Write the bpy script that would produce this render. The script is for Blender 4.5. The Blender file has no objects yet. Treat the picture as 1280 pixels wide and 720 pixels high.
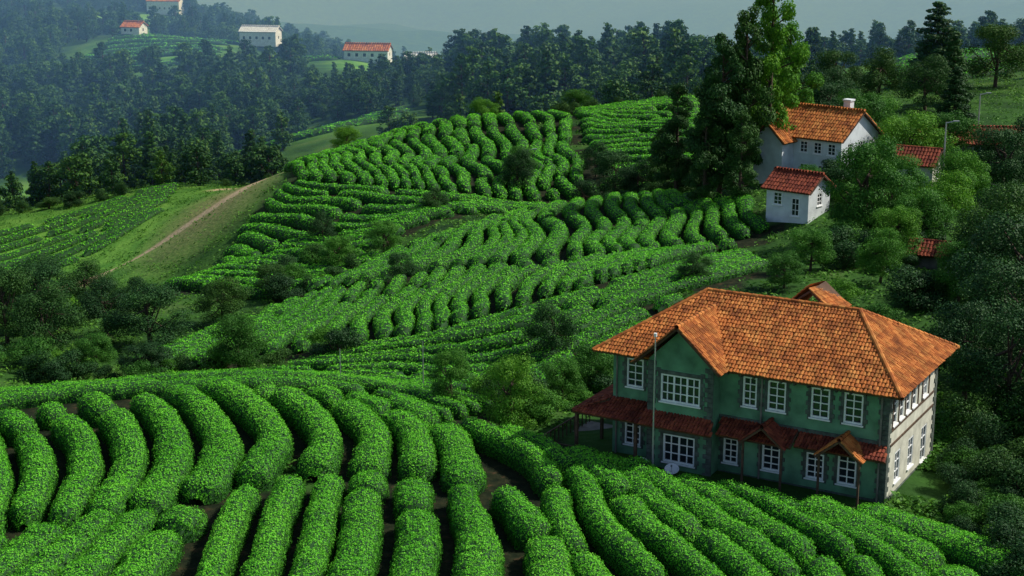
import bpy, math, numpy as np
from mathutils import Vector
rng=np.random.default_rng(7)
scene=bpy.context.scene
COL=bpy.context.collection
# ------------------------------------------------------------ terrain heights (surveyed spot heights, metres)
W=[(-31.1,77.7,-0.3),(-18.5,77.7,-0.3),(-5.9,77.7,-0.3),(6.8,78.2,-0.5),(19.3,77.7,-0.3),(29.8,77.7,-0.3),(-21.3,91.2,-0.1),(-6.8,91.2,-0.1),(-33.9,100.7,0.8),(-24.6,106.9,0.7),(-13.4,106.9,0.9),(-5.4,101.6,0.2),(0,96.4,0.1),(-33,143.5,-9.2),(-17,136,-6.4),(-2.7,128.3,-4.2),(5.5,132.8,-2.9),(-6.8,146.6,-5.2),(-19.8,159.4,-7.9),(0.8,160.4,-3.9),(12.4,150.6,-1.5),(-8.3,180.5,-5.9),(1.9,191.2,-4.3),(12.9,194.6,-3),(20.9,186.5,-2.6),(26.7,168,-2.2),(6.8,221.6,-6.6),(-4.2,208.1,-6.7),(-16,195.4,-8.2),
(-33.2,189.5,-10.9),(-39,189.3,-11.9),(-20.9,184.7,-9.8),(-26,213,-7.7),(-32.4,237,-6.7),(-38.2,220.6,-10.4),(-10.7,266.5,-4.1),(-9.8,242.3,-6.1),(7.3,242.6,-4.9),(15.4,279,-3.8),(30,299.6,-4),(24,238,-2.9),(-42.2,268.2,-13.9),(-51.1,257.2,-16.6),(-61.2,243.3,-22.7),(-83.8,255,-25.5),(-75.4,284.7,-22.1),(-66,295.4,-20.4),(-103.6,273.5,-25.5),(-51.2,153.7,-9.7),(-41.9,148.7,-9),(-64,193.4,-16),(-44,193.4,-16),(-47.3,208.7,-16.7),(-121.5,443.4,-47),(-166.4,515.6,-47.2),(-71.4,415.4,-35.5),(-39.9,377.7,-21.4),(-49.4,469.5,-25.6),(-8.6,429.5,-20.5),
(25.8,429.9,-18.4),(-191.8,650.6,-42.6),(-132,600.5,-36.6),(-158.4,725,-33.5),(-115.2,724,-37),(-49.6,622,-33),(-272,859,-33.5),(-220,1012,-40.7),(-336,805,-41),
(35.1,192.4,.9),(30.2,171.6,.1),(34,143.8,.1),(32.2,109.7,.1),(29.8,90.2,.3),(53.3,167.9,-2.2),(62.5,202.2,-1.4),(82.4,269.6,.2),(98,351.6,-1.7),(54,299.5,-3.7),(134.4,422.4,-7),(92,401.3,-8.8),
(21.6,87.1,0),(6.4,95.9,0),(30,95,0),(15,106,0),(27,96,0),(12,84,0),(-2,100,0),(-30,122,-5.5),(-5,124,-5),(8,122,-3.5),(-55,125,-5),(-90,120,-5),(14,207,-7),(0,208,-8),(-30,300,-22),(0,320,-22),(-58,230,-20),
(0,700,-90),(150,700,-70),(0,1200,-150),(300,1200,-130),(-300,1300,-60),(600,2500,-200),(0,2500,-200),(-900,2500,-150),(0,4500,200),(-1800,4500,100),(1800,4500,250),(0,40,0),(-80,40,0),(80,40,0),(-200,300,-40),(200,200,5)]
W=np.array(W,float)
CC=12.
def Kf(a,b):
    d=a[:,None,:]-b[None,:,:]; return np.sqrt((d**2).sum(-1)+CC*CC)
n=len(W);M=np.zeros((n+1,n+1));M[:n,:n]=Kf(W[:,:2],W[:,:2])-np.eye(n)*0.4;M[:n,n]=1;M[n,:n]=1
sol=np.linalg.solve(M,np.append(W[:,2],0))
def vn(x,y,f,s=0.):
    x=np.asarray(x)*f;y=np.asarray(y)*f
    return (np.sin(x*1.7+y*1.1+s)+np.sin(x*-1.3+y*2.1+1.3*s+2)+np.sin(x*2.9+y*-.7+s*.7+4)+np.sin(x*.6-y*3.1+s*2))*.25
def hz(x,y):
    x=np.ravel(np.asarray(x,float));y=np.ravel(np.asarray(y,float))
    q=np.stack([x,y],1);o=[]
    for i in range(0,len(q),20000): o.append(Kf(q[i:i+20000],W[:,:2])@sol[:n]+sol[n])
    z=np.concatenate(o)
    far=np.clip((y-1200)/1500,0,1)
    z=z+far*(vn(x,y,.0016)*110+vn(x,y,.005,3)*35)
    z=z+np.clip((y-330)/200,0,1)*vn(x,y,.03,5)*3
    return z
# ------------------------------------------------------------ mesh helpers
def mesh_np(name,v,f,mats=(),mi=None,smooth=False,attrs=None):
    v=np.asarray(v,np.float32);f=np.asarray(f,np.int32)
    m=bpy.data.meshes.new(name);k=f.shape[1]
    m.vertices.add(len(v));m.vertices.foreach_set('co',v.ravel())
    m.loops.add(f.size);m.loops.foreach_set('vertex_index',f.ravel())
    m.polygons.add(len(f));m.polygons.foreach_set('loop_start',np.arange(0,f.size,k,dtype=np.int32))
    try: m.polygons.foreach_set('loop_total',np.full(len(f),k,np.int32))
    except Exception: pass
    for a in mats: m.materials.append(a)
    if mi is not None: m.polygons.foreach_set('material_index',np.asarray(mi,np.int32))
    if smooth is True: m.polygons.foreach_set('use_smooth',np.ones(len(f),bool))
    elif smooth is not False: m.polygons.foreach_set('use_smooth',np.asarray(smooth,bool))
    if attrs:
        for a,val in attrs.items():
            at=m.attributes.new(a,'FLOAT','POINT');at.data.foreach_set('value',np.asarray(val,np.float32))
    m.update();m.validate()
    return m
def obj(name,m,parent=None,loc=(0,0,0),rot=0,sc=1):
    o=bpy.data.objects.new(name,m);COL.objects.link(o)
    o.location=loc;o.rotation_euler=(0,0,rot)
    o.scale=(sc,sc,sc) if np.isscalar(sc) else sc
    if parent: o.parent=parent
    return o
def norm(a): return a/np.maximum(np.linalg.norm(a,axis=-1,keepdims=True),1e-9)
def leaves(c,nrm,size,asp=.55):
    N=len(c);r=norm(rng.normal(size=(N,3)));t=norm(np.cross(nrm,r));b=np.cross(nrm,t)
    s=(size*rng.uniform(.6,1.3,N))[:,None]
    d=nrm*s*.25
    v=np.stack([c-t*s*.5,c-b*s*.5*asp+d*.5,c+t*s*.5,c+b*s*.5*asp+d*.5],1).reshape(-1,3)
    f=np.arange(4*N).reshape(N,4)
    return v,f
# ------------------------------------------------------------ materials
def newmat(name):
    m=bpy.data.materials.new(name);m.use_nodes=True
    return m,m.node_tree,m.node_tree.nodes['Principled BSDF']
def ramp(nt,stops):
    r=nt.nodes.new('ShaderNodeValToRGB');e=r.color_ramp.elements
    e[0].position=stops[0][0];e[0].color=(*stops[0][1],1);e[1].position=stops[-1][0];e[1].color=(*stops[-1][1],1)
    for p,c in stops[1:-1]:
        q=e.new(p);q.color=(*c,1)
    return r
def noise(nt,scale,detail=4,vec=None,coord='pos'):
    t=nt.nodes.new('ShaderNodeTexNoise');t.inputs['Scale'].default_value=scale;t.inputs['Detail'].default_value=detail
    if coord=='pos':
        g=nt.nodes.new('ShaderNodeNewGeometry');nt.links.new(g.outputs['Position'],t.inputs['Vector'])
    else:
        g=nt.nodes.new('ShaderNodeTexCoord');nt.links.new(g.outputs['Object'],t.inputs['Vector'])
    return t
def mixc(nt,fac,a,b,mode='MIX'):
    m=nt.nodes.new('ShaderNodeMix');m.data_type='RGBA';m.blend_type=mode
    for s,i in ((fac,0),(a,6),(b,7)):
        if isinstance(s,bpy.types.NodeSocket): nt.links.new(s,m.inputs[i])
        elif i==0: m.inputs[0].default_value=s
        else: m.inputs[i].default_value=(*s,1)
    return m.outputs[2]
def attr(nt,nm):
    a=nt.nodes.new('ShaderNodeAttribute');a.attribute_name=nm;return a.outputs['Fac']
def leafmat(name,c0,c1,c2,big=.15,trans=.25,rough=.6,objrand=False,flush_shade=None,spec=.15):
    m,nt,b=newmat(name)
    g=nt.nodes.new('ShaderNodeNewGeometry')
    n1=noise(nt,big,3)
    mt=nt.nodes.new('ShaderNodeMath');mt.operation='MULTIPLY_ADD'
    nt.links.new(g.outputs['Random Per Island'],mt.inputs[0]);mt.inputs[1].default_value=.5
    m2=nt.nodes.new('ShaderNodeMath');m2.operation='MULTIPLY';nt.links.new(n1.outputs[0],m2.inputs[0]);m2.inputs[1].default_value=.55
    nt.links.new(m2.outputs[0],mt.inputs[2])
    r=ramp(nt,[(.1,c0),(.5,c1),(.95,c2)]);nt.links.new(mt.outputs[0],r.inputs[0])
    col=r.outputs[0]
    if objrand:
        oi=nt.nodes.new('ShaderNodeObjectInfo')
        rr=ramp(nt,[(0,(.6,.65,.75)),(.5,(1,1,1)),(1,(1.6,1.3,.8))]);nt.links.new(oi.outputs['Random'],rr.inputs[0])
        col=mixc(nt,1.,col,rr.outputs[0],'MULTIPLY')
    if flush_shade is not None: # young shoots on top paler than old leaves; flank shade painted in too
        f1=ramp(nt,[(.35,(.30,.36,.42)),(1.,flush_shade)]);nt.links.new(attr(nt,'flush_shade'),f1.inputs[0])
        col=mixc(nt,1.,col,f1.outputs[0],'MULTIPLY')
    nt.links.new(col,b.inputs['Base Color']);b.inputs['Roughness'].default_value=rough
    b.inputs['Specular IOR Level'].default_value=spec
    if trans>0:
        t=nt.nodes.new('ShaderNodeBsdfTranslucent');nt.links.new(col,t.inputs[0])
        ms=nt.nodes.new('ShaderNodeMixShader');ms.inputs[0].default_value=trans
        nt.links.new(b.outputs[0],ms.inputs[1]);nt.links.new(t.outputs[0],ms.inputs[2])
        nt.links.new(ms.outputs[0],nt.nodes['Material Output'].inputs['Surface'])
    return m
def plain(name,c,rough=.7,var=.35,scale=1.5,bump=.0,metal=0,coord='obj',spec=.3):
    m,nt,b=newmat(name)
    n1=noise(nt,scale,6,coord=coord)
    lo=tuple(x*(1-var) for x in c);hi=tuple(min(1,x*(1+var)) for x in c)
    r=ramp(nt,[(.3,lo),(.7,hi)]);nt.links.new(n1.outputs[0],r.inputs[0]);nt.links.new(r.outputs[0],b.inputs['Base Color'])
    b.inputs['Roughness'].default_value=rough;b.inputs['Metallic'].default_value=metal;b.inputs['Specular IOR Level'].default_value=spec
    if bump>0:
        n2=noise(nt,scale*8,5,coord=coord);bp=nt.nodes.new('ShaderNodeBump');bp.inputs['Strength'].default_value=bump;bp.inputs['Distance'].default_value=.05
        nt.links.new(n2.outputs[0],bp.inputs['Height']);nt.links.new(bp.outputs[0],b.inputs['Normal'])
    return m
TEA=leafmat('tea_leaves',(.045,.27,.016),(.125,.54,.028),(.27,.76,.06),big=.10,trans=.25,flush_shade=(1.15,1.05,1.))
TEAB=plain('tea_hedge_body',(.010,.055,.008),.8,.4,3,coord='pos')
TREE=leafmat('broadleaf_foliage',(.020,.085,.012),(.055,.20,.022),(.14,.35,.035),big=.35,trans=.25,objrand=True)
TREED=leafmat('dark_foliage',(.008,.036,.012),(.022,.080,.020),(.055,.15,.026),big=.35,trans=.15,objrand=True)
FAR=leafmat('forest_foliage',(.012,.05,.013),(.032,.11,.022),(.08,.20,.030),big=.02,trans=.1,objrand=True)
BARK=plain('bark',(.07,.05,.035),.9,.5,4,.5)
# ------------------------------------------------------------ tea hedges
def catmull(P,m):
    P=np.asarray(P,float);P=np.vstack([2*P[0]-P[1],P,2*P[-1]-P[-2]]);o=[]
    for i in range(1,len(P)-2):
        t=np.linspace(0,1,m,endpoint=False)[:,None];a,b,c_,d=P[i-1],P[i],P[i+1],P[i+2]
        o.append(.5*((2*b)+(-a+c_)*t+(2*a-5*b+4*c_-d)*t*t+(-a+3*b-3*c_+d)*t**3))
    o.append(P[-2][None]);return np.vstack(o)
def resample(p,ds):
    d=np.r_[0,np.cumsum(np.linalg.norm(np.diff(p,axis=0),axis=1))]
    k=max(3,int(d[-1]/ds)+1);s=np.linspace(0,d[-1],k)
    return np.stack([np.interp(s,d,p[:,0]),np.interp(s,d,p[:,1])],1),d[-1]
ROWPTS=[]
def hedge_patch(name,guides,spacing,wfac,height,ds,dens,lsize,seglen=(8,18),gap=.4,ncs=9,keep=lambda x,y:True,wiggle=.3):
    G=[catmull(g,14) for g in guides];rows=[]
    for i in range(len(G)-1):
        gp=np.linalg.norm(G[i]-G[i+1],axis=1).mean();k=max(1,int(round(gp/spacing)))
        for j in range(k+(1 if i==len(G)-2 else 0)):
            rows.append((G[i]*(1-j/k)+G[i+1]*j/k,np.linalg.norm(G[i]-G[i+1],axis=1)/k,gp/k))
    V=[];F=[];LV=[];LF=[];LA=[];off=0;loff=0
    for R,gpw,sp in rows:
        p,L=resample(R,ds);
        wl=np.interp(np.linspace(0,1,len(p)),np.linspace(0,1,len(gpw)),gpw)
        ph=rng.uniform(0,50);tt=np.linspace(0,L,len(p))
        T=np.gradient(p,axis=0);T/=np.linalg.norm(T,axis=1)[:,None]+1e-9;S=np.stack([-T[:,1],T[:,0]],1)
        p=p+S*(vn(p[:,0],p[:,1],.13)*wiggle*2.6+vn(tt,tt*0+ph,.5)*min(wiggle,.35)*.35)[:,None]
        T=np.gradient(p,axis=0);T/=np.linalg.norm(T,axis=1)[:,None]+1e-9;S=np.stack([-T[:,1],T[:,0]],1)
        cuts=[rng.uniform(-.3,.8)];
        while cuts[-1]<L: cuts.append(cuts[-1]+rng.uniform(*seglen))
        for a,b in zip(cuts[:-1],cuts[1:]):
            m=(tt>=a)&(tt<=b-gap)
            if m.sum()<5: continue
            q=p[m];t=tt[m];w=np.clip(wl[m],spacing*.55,spacing*1.3)*wfac*rng.uniform(.93,1.05);Sg=S[m]
            kp=np.array([keep(a_,b_) for a_,b_ in q])
            if kp.mean()<.9: 
                if kp.sum()<6: continue
                q=q[kp];t=t[kp];w=w[kp];Sg=Sg[kp]
            w=w*(1+.10*vn(t,t*0+ph,.9,2))
            hh=height*rng.uniform(.9,1.08)*(1+.09*vn(t,t*0+ph,.6,5)+.05*vn(t,t*0+ph,2.1,1))
            e=np.minimum(t-t[0],t[-1]-t);r=w.mean()*.42;ef=np.sqrt(np.clip(1-(1-np.clip(e/r,0,1))**2,0.0,1));ef=.35+.65*ef
            th=np.linspace(-.12,math.pi+.12,ncs)
            cx=np.sign(np.cos(th))*np.abs(np.cos(th))**.75;cz=np.sign(np.sin(th))*np.abs(np.sin(th))**.6
            off_n=1+rng.normal(0,.04,(len(q),ncs))
            x=q[:,0,None]+Sg[:,0,None]*cx*(w*ef*.5)[:,None]*off_n
            y=q[:,1,None]+Sg[:,1,None]*cx*(w*ef*.5)[:,None]*off_n
            gl=hz(x[:,0],y[:,0]);gr=hz(x[:,-1],y[:,-1]);u=np.linspace(0,1,ncs)[None]
            base=gl[:,None]*(1-u)+gr[:,None]*u
            z=base+cz*(hh*ef)[:,None]*off_n-.1
            v=np.stack([x,y,z],-1);nn=len(q)
            idx=np.arange(nn*ncs).reshape(nn,ncs)
            f=np.stack([idx[:-1,:-1],idx[:-1,1:],idx[1:,1:],idx[1:,:-1]],-1).reshape(-1,4)
            vv=v.reshape(-1,3)
            caps=[]
            for row in (0,nn-1):
                for c_ in range(0,ncs//2):
                    a1,a2,b1,b2=idx[row,c_],idx[row,c_+1],idx[row,ncs-1-c_],idx[row,ncs-2-c_]
                    if a2!=b2: caps.append((a1,a2,b2,b1))
            V.append(vv);F.append(f+off);F.append(np.array(caps)+off);off+=len(vv)
            ROWPTS.append(q[::3])
            A=vv[f[:,0]];B=vv[f[:,1]];C_=vv[f[:,2]];D=vv[f[:,3]]
            nr=np.cross(C_-A,D-B);ar=np.linalg.norm(nr,axis=1)*.5;nr=norm(nr)
            if (nr[:,2]*ar).sum()<0: nr=-nr
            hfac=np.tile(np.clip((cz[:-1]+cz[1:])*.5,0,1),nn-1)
            cnt=rng.poisson(ar*dens);ii=np.repeat(np.arange(len(f)),cnt)
            if len(ii)==0: continue
            a_,b_=rng.random(len(ii))[:,None],rng.random(len(ii))[:,None]
            P0=(A[ii]*(1-a_)+B[ii]*a_)*(1-b_)+(D[ii]*(1-a_)+C_[ii]*a_)*b_
            N0=norm(nr[ii]+rng.normal(0,.38,(len(ii),3)))
            P0=P0+nr[ii]*(rng.random(len(ii))**2*.16+.01)[:,None]
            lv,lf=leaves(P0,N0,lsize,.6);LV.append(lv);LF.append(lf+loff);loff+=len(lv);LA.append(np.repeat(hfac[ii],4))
    V=np.vstack(V);F=np.vstack(F);LV=np.vstack(LV);LF=np.vstack(LF)
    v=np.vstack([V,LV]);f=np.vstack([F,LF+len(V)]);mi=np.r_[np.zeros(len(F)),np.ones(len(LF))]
    obj(name,mesh_np(name,v,f,(TEAB,TEA),mi,smooth=np.r_[np.ones(len(F),bool),np.zeros(len(LF),bool)],attrs={'flush_shade':np.r_[np.zeros(len(V)),np.concatenate(LA)]}))
def nohouse(x,y):
    dx,dy=x-6.36,y-95.9;lx=.866*dx-.5*dy;ly=.5*dx+.866*dy
    return not(-5<lx<20 and -3.4<ly<13)
A_up=[[(-31.2,79.1),(-32.6,85.8),(-34.8,93.8),(-38,100)],[(-27.6,83),(-28.4,89.6),(-30.2,95.1),(-32.2,98.6)],[(-20.6,84.7),(-20.7,91.7),(-22.5,98),(-25.4,102.3)],[(-15.6,89.5),(-15.3,95.5),(-17.7,100.8),(-20.3,103.1)],[(-9,90.7),(-9.6,96.4),(-11.6,101.2),(-13.4,103)],[(-1.9,88.6),(-3.8,95.1),(-5.7,98.5),(-8.1,102.1)]]
A_low=[[(-31,70.7),(-30,76),(-28.5,81)],[(-25.4,70.7),(-24.2,77.1),(-22.4,83.9)],[(-19.7,70.7),(-19,78.1),(-17.7,84.9)],[(-15,70.7),(-15.4,78.1),(-15.2,88.4)],[(-8.1,70.7),(-8.4,78.1),(-8.6,89.9)],[(-1.5,70.7),(-2.1,79.1),(-2.6,87.8)],[(2.3,70.7),(1.3,79.1),(-.3,87)]]
A_r=[[(-3.2,98.9),(.6,92.3),(2.9,84.7),(5,73.3)],[(.9,97),(4.8,90.3),(7.4,83.5),(10.4,73.3)],[(6.4,91.6),(9.7,86.2),(11.8,81.3),(14.6,72.4)],[(12,87.8),(14.9,83.7),(17.1,79.1),(18.9,72.4)],[(15.8,86),(18.7,82.6),(21.3,78.6),(24,73.3)],[(19.5,84.5),(22.5,81.5),(25.5,78),(28,73.3)]]
Dg=[[(-40,101),(-32.5,103.6),(-24.3,105.0),(-16,105),(-9,104.2),(-4,100.8)],[(-42,109),(-33.5,111.4),(-24.3,113),(-15.5,112.6),(-7.5,110.5),(-1.5,104.8)]]
fg=dict(spacing=2.75,wfac=.72,height=1.5,ds=.30,dens=165,lsize=.12,keep=nohouse)
hedge_patch('tea_hedge_rows',A_up,seglen=(8,20),**fg)
hedge_patch('tea_hedge_rows',A_low,seglen=(9,20),**fg)
hedge_patch('tea_hedge_rows',A_r,seglen=(8,18),**fg)
fg.update(spacing=2.9,height=1.05,wfac=.70,dens=110)
hedge_patch('tea_hedge_rows',Dg,seglen=(14,35),**fg)
md=dict(wfac=.72,height=1.25,ds=.5,dens=38,lsize=.20,wiggle=.6)
E1=[[(-21.1,134.6),(-11.0,131.3),(-2.7,129.5),(5.5,133.2),(16.1,142.3),(24.5,149.0)],[(-15.3,140.1),(-7.1,136.8),(0.0,139.2),(7.4,142.4),(16.1,149.3),(23.8,158)]]
E0=[[(-34,132),(-24,127),(-13,122),(-3,119),(6,122),(15,129)],[(-32,138),(-22,132.5),(-12,129.5),(-3,127.5),(5.7,130.8),(15,138)]]
E2=[[(-35.0,142.3),(-31.9,149.3),(-29.2,158.0)],[(-26.5,142.9),(-24.5,155),(-20.3,165.6)],[(-17.6,141.4),(-16.0,153.9),(-13.4,166.3)],[(-9.3,140.5),(-7.5,151.9),(-5.9,164.3)],[(-1.2,143),(0,152.3),(4.1,160.5)],[(5.5,146.0),(7.8,152.3),(12.9,160.3)],[(13.3,151.2),(17.2,159.3),(22.7,165.5)]]
E3=[[(-20,169),(-16,178),(-13.5,187)],[(-13.8,168.6),(-10.0,176.4),(-7.5,187)],[(-6.8,166.1),(-2.7,175.2),(0.0,191.5)],[(0.8,163.6),(2.7,175.8),(2.9,195)],[(6.5,162.5),(7.6,174.3),(7.8,199)],[(13.2,162.9),(13.6,176.8),(14.2,200)],[(20.1,166.3),(20.7,177.8),(19.9,195)],[(26.3,168.6),(26.2,175.1),(26.1,183.5)]]
md0=dict(md);md0.update(wfac=.66,height=1.1)
hedge_patch('tea_hedge_rows',E0,2.8,seglen=(14,30),**md0)
hedge_patch('tea_hedge_rows',E1,2.8,seglen=(14,30),**md0)
hedge_patch('tea_hedge_rows',E2,2.25,seglen=(14,28),**md)
hedge_patch('tea_hedge_rows',E3,2.25,seglen=(11,26),**md)
md=dict(wfac=.72,height=1.35,ds=.65,dens=19,lsize=.30,wiggle=.7)
G1=[[(-40,185),(-33.2,176),(-26,171),(-20.2,172)],[(-38.8,207),(-29.5,198),(-21.8,193),(-13.9,193.8)],[(-34.4,221.6),(-23.3,207.3),(-14.5,203),(-4.3,204.9)],[(-32,226),(-19.4,215),(-7.6,212),(6.7,212)]]
G2=[[(-34.4,243.6),(-32.5,234),(-29.8,226)],[(-25.6,258.4),(-22.1,235),(-18.4,217.5)],[(-15.4,269.7),(-12.2,241.7),(-7.8,215.5)],[(-3.9,271.8),(-1.2,245.6),(1.1,215.8)],[(6.6,273.3),(8.7,246.7),(10.4,217.0)]]
G3=[[(12.5,214),(18,213),(28.5,211)],[(12.5,226.0),(17,227.9),(27.5,223.9)],[(10.5,264.7),(17.4,255.3),(30.1,249.3)],[(10.5,284),(19,281),(32,276)]]
md1=dict(md);md1.update(wfac=.66,height=1.2)
hedge_patch('tea_hedge_rows',G1,3.1,seglen=(10,24),gap=.7,**md1)
hedge_patch('tea_hedge_rows',G2,2.5,seglen=(7,17),gap=.9,**md)
hedge_patch('tea_hedge_rows',G3,3.3,seglen=(10,24),gap=.7,**md1)
lo=dict(wfac=.42,height=.9,ds=.9,dens=8,lsize=.35)
N_=[[(-96,266),(-78,282),(-62.5,296)],[(-86,238),(-71.0,252),(-60,270)]]
hedge_patch('tea_hedge_rows',N_,5.,seglen=(14,35),**lo)
N2=[[(-95,230),(-82,228),(-69,236)],[(-92,205),(-75,205),(-66,213)]]
hedge_patch('tea_hedge_rows',N2,5.,seglen=(14,35),**lo)
R_=[[(56.6,207.1),(66,209),(76,213)],[(51.0,181),(59,183),(68,188)]]
hedge_patch('tea_hedge_rows',R_,3.,seglen=(6,12),**lo)
R2=[[(70,300),(95,310),(120,330)],[(85,360),(105,365),(135,380)]]
hedge_patch('tea_hedge_rows',R2,5.,seglen=(20,55),wfac=.6,height=1.2,ds=1.5,dens=3,lsize=.6)
C1=[[(-190,650),(-160,655),(-125,655)],[(-185,745),(-155,748),(-120,745)]]
hedge_patch('tea_hedge_rows',C1,10.,seglen=(40,90),wfac=.5,height=1.6,ds=4,dens=.8,lsize=1.)
C2=[[(-112,610),(-90,605),(-66,610)],[(-112,670),(-90,672),(-66,668)]]
hedge_patch('tea_hedge_rows',C2,8.,seglen=(30,70),wfac=.5,height=1.5,ds=3,dens=.8,lsize=1.)
C3=[[(-70,380),(-50,372),(-27,385)],[(-70,415),(-48,418),(-27,420)]]
hedge_patch('tea_hedge_rows',C3,6.,seglen=(15,50),wfac=.5,height=1.3,ds=2,dens=2,lsize=.7)
# ------------------------------------------------------------ terrain mesh
ys=np.concatenate([np.arange(30,330,1.0),np.geomspace(330,6500,180)])
us=np.linspace(-1,1,321)
X=us[None,:]*(60+ys[:,None]*.6);Y=np.repeat(ys[:,None],321,1);Z=hz(X,Y)
v=np.stack([X.ravel(),Y.ravel(),Z],1);ny,nx=X.shape
i=np.arange(ny*nx).reshape(ny,nx)
f=np.stack([i[:-1,:-1],i[:-1,1:],i[1:,1:],i[1:,:-1]],-1).reshape(-1,4)
RP=np.vstack(ROWPTS);RP=RP[(RP[:,1]<200)|(RP[:,0]>-36)]
cell={}
for a in np.floor(RP/3).astype(int): cell[tuple(a)]=1
ci=np.floor(v[:,:2]/3).astype(int)
soil=np.array([1. if (a,b) in cell else 0. for a,b in ci])
track=catmull([(-64.6,205),(-62,218),(-60,232),(-53,243),(-46,250),(-42,258),(-39.5,266),(-44,277),(-52,286)],12)
dt=np.full(len(v),99.);mk=(v[:,1]>195)&(v[:,1]<300)&(v[:,0]<-20)&(v[:,0]>-95)
dt[mk]=np.linalg.norm(v[mk][:,None,:2]-track[None],axis=2).min(1)
path=np.clip(2.1-dt/1.9,0,1)
dry=np.clip(1.4-np.hypot((v[:,0]+46)/10,(v[:,1]-246)/26),0,1)*.9
CLEAR=[(-155,695,42,66),(-88,640,32,50),(-47,398,28,34),(-130,430,26,36),(-48,600,26,40),(95,345,28,35),(-120,340,28,28),(-215,900,45,70)]
clr=np.zeros(len(v))
for cx,cy,rx,ry in CLEAR: clr=np.maximum(clr,np.clip(2-2*np.sqrt(((v[:,0]-cx)/rx)**2+((v[:,1]-cy)/ry)**2),0,1))
clr=np.maximum(clr,np.clip(1.5-np.hypot((v[:,0]+75)/32,(v[:,1]-250)/50),0,1)*.9)
m,nt,b=newmat('terrain')
n1=noise(nt,.12,6);n2=noise(nt,1.6,6)
r1=ramp(nt,[(.35,(.014,.045,.010)),(.55,(.035,.10,.015)),(.7,(.07,.13,.03))]);nt.links.new(n1.outputs[0],r1.inputs[0])
r2=ramp(nt,[(.35,(.008,.014,.006)),(.6,(.020,.024,.010)),(.8,(.085,.045,.024))]);nt.links.new(n2.outputs[0],r2.inputs[0])
c1=mixc(nt,attr(nt,'soil'),r1.outputs[0],r2.outputs[0])
r4=ramp(nt,[(.35,(.06,.20,.025)),(.65,(.16,.34,.05))]);nt.links.new(n1.outputs[0],r4.inputs[0])
c1=mixc(nt,attr(nt,'clearing'),c1,r4.outputs[0])
r5=ramp(nt,[(.35,(.12,.15,.04)),(.65,(.34,.28,.13))]);nt.links.new(n2.outputs[0],r5.inputs[0])
c1=mixc(nt,attr(nt,'dry'),c1,r5.outputs[0])
r3=ramp(nt,[(.35,(.34,.25,.14)),(.65,(.55,.42,.26))]);nt.links.new(n2.outputs[0],r3.inputs[0])
c1=mixc(nt,attr(nt,'path'),c1,r3.outputs[0])
nt.links.new(c1,b.inputs['Base Color']);b.inputs['Roughness'].default_value=.95;b.inputs['Specular IOR Level'].default_value=.1
bp=nt.nodes.new('ShaderNodeBump');bp.inputs['Strength'].default_value=.6;bp.inputs['Distance'].default_value=.3;nt.links.new(n2.outputs[0],bp.inputs['Height']);nt.links.new(bp.outputs[0],b.inputs['Normal'])
obj('terrain',mesh_np('terrain',v,f,(m,),smooth=True,attrs={'soil':soil,'path':path,'clearing':clr,'dry':dry}))
# rough ground cover of weeds and tall grass between the plots
yy=rng.uniform(75,330,260000);xx=rng.uniform(-.36,.36,260000)*yy
kk=(vn(xx,yy,.5)+vn(xx,yy,1.7,3)*.6+rng.normal(0,.25,len(xx))>.0)
y2=rng.uniform(84,105,9000);x2=rng.uniform(21,32,9000);xx=np.r_[xx,x2];yy=np.r_[yy,y2];kk=np.r_[kk,np.ones(9000,bool)]
kk&=np.array([(a,b) not in cell for a,b in np.floor(np.stack([xx,yy],1)/3).astype(int)])
dx,dy=xx-6.36,yy-95.9;lx=.866*dx-.5*dy;ly=.5*dx+.866*dy;kk&=~((lx>-4.5)&(lx<17.8)&(ly>-2.8)&(ly<10.2));kk&=~((lx>17)&(lx<20.6)&(ly>1.2)&(ly<6.2))
dtr=np.full(len(xx),99.);mk=(xx<-20)&(yy>195);dtr[mk]=np.linalg.norm(np.stack([xx[mk],yy[mk]],1)[:,None]-track[None],axis=2).min(1);kk&=dtr>3.2
kk&=~((np.hypot((xx+46)/10,(yy-246)/26)<1.2)&(rng.random(len(xx))<.85))
xx=xx[kk];yy=yy[kk];zz=hz(xx,yy)
lv,lf=leaves(np.stack([xx,yy,zz+rng.uniform(.02,.35,len(xx))],1),norm(rng.normal(0,.55,(len(xx),3))+np.array([0,0,1.])),np.where(yy<110,.28,.5).mean()*0+.4,.5)
GRS=leafmat('grass_blades',(.025,.09,.010),(.06,.19,.018),(.15,.33,.035),big=.08,trans=.2)
obj('grass',mesh_np('grass',lv,lf,(GRS,)))
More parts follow.
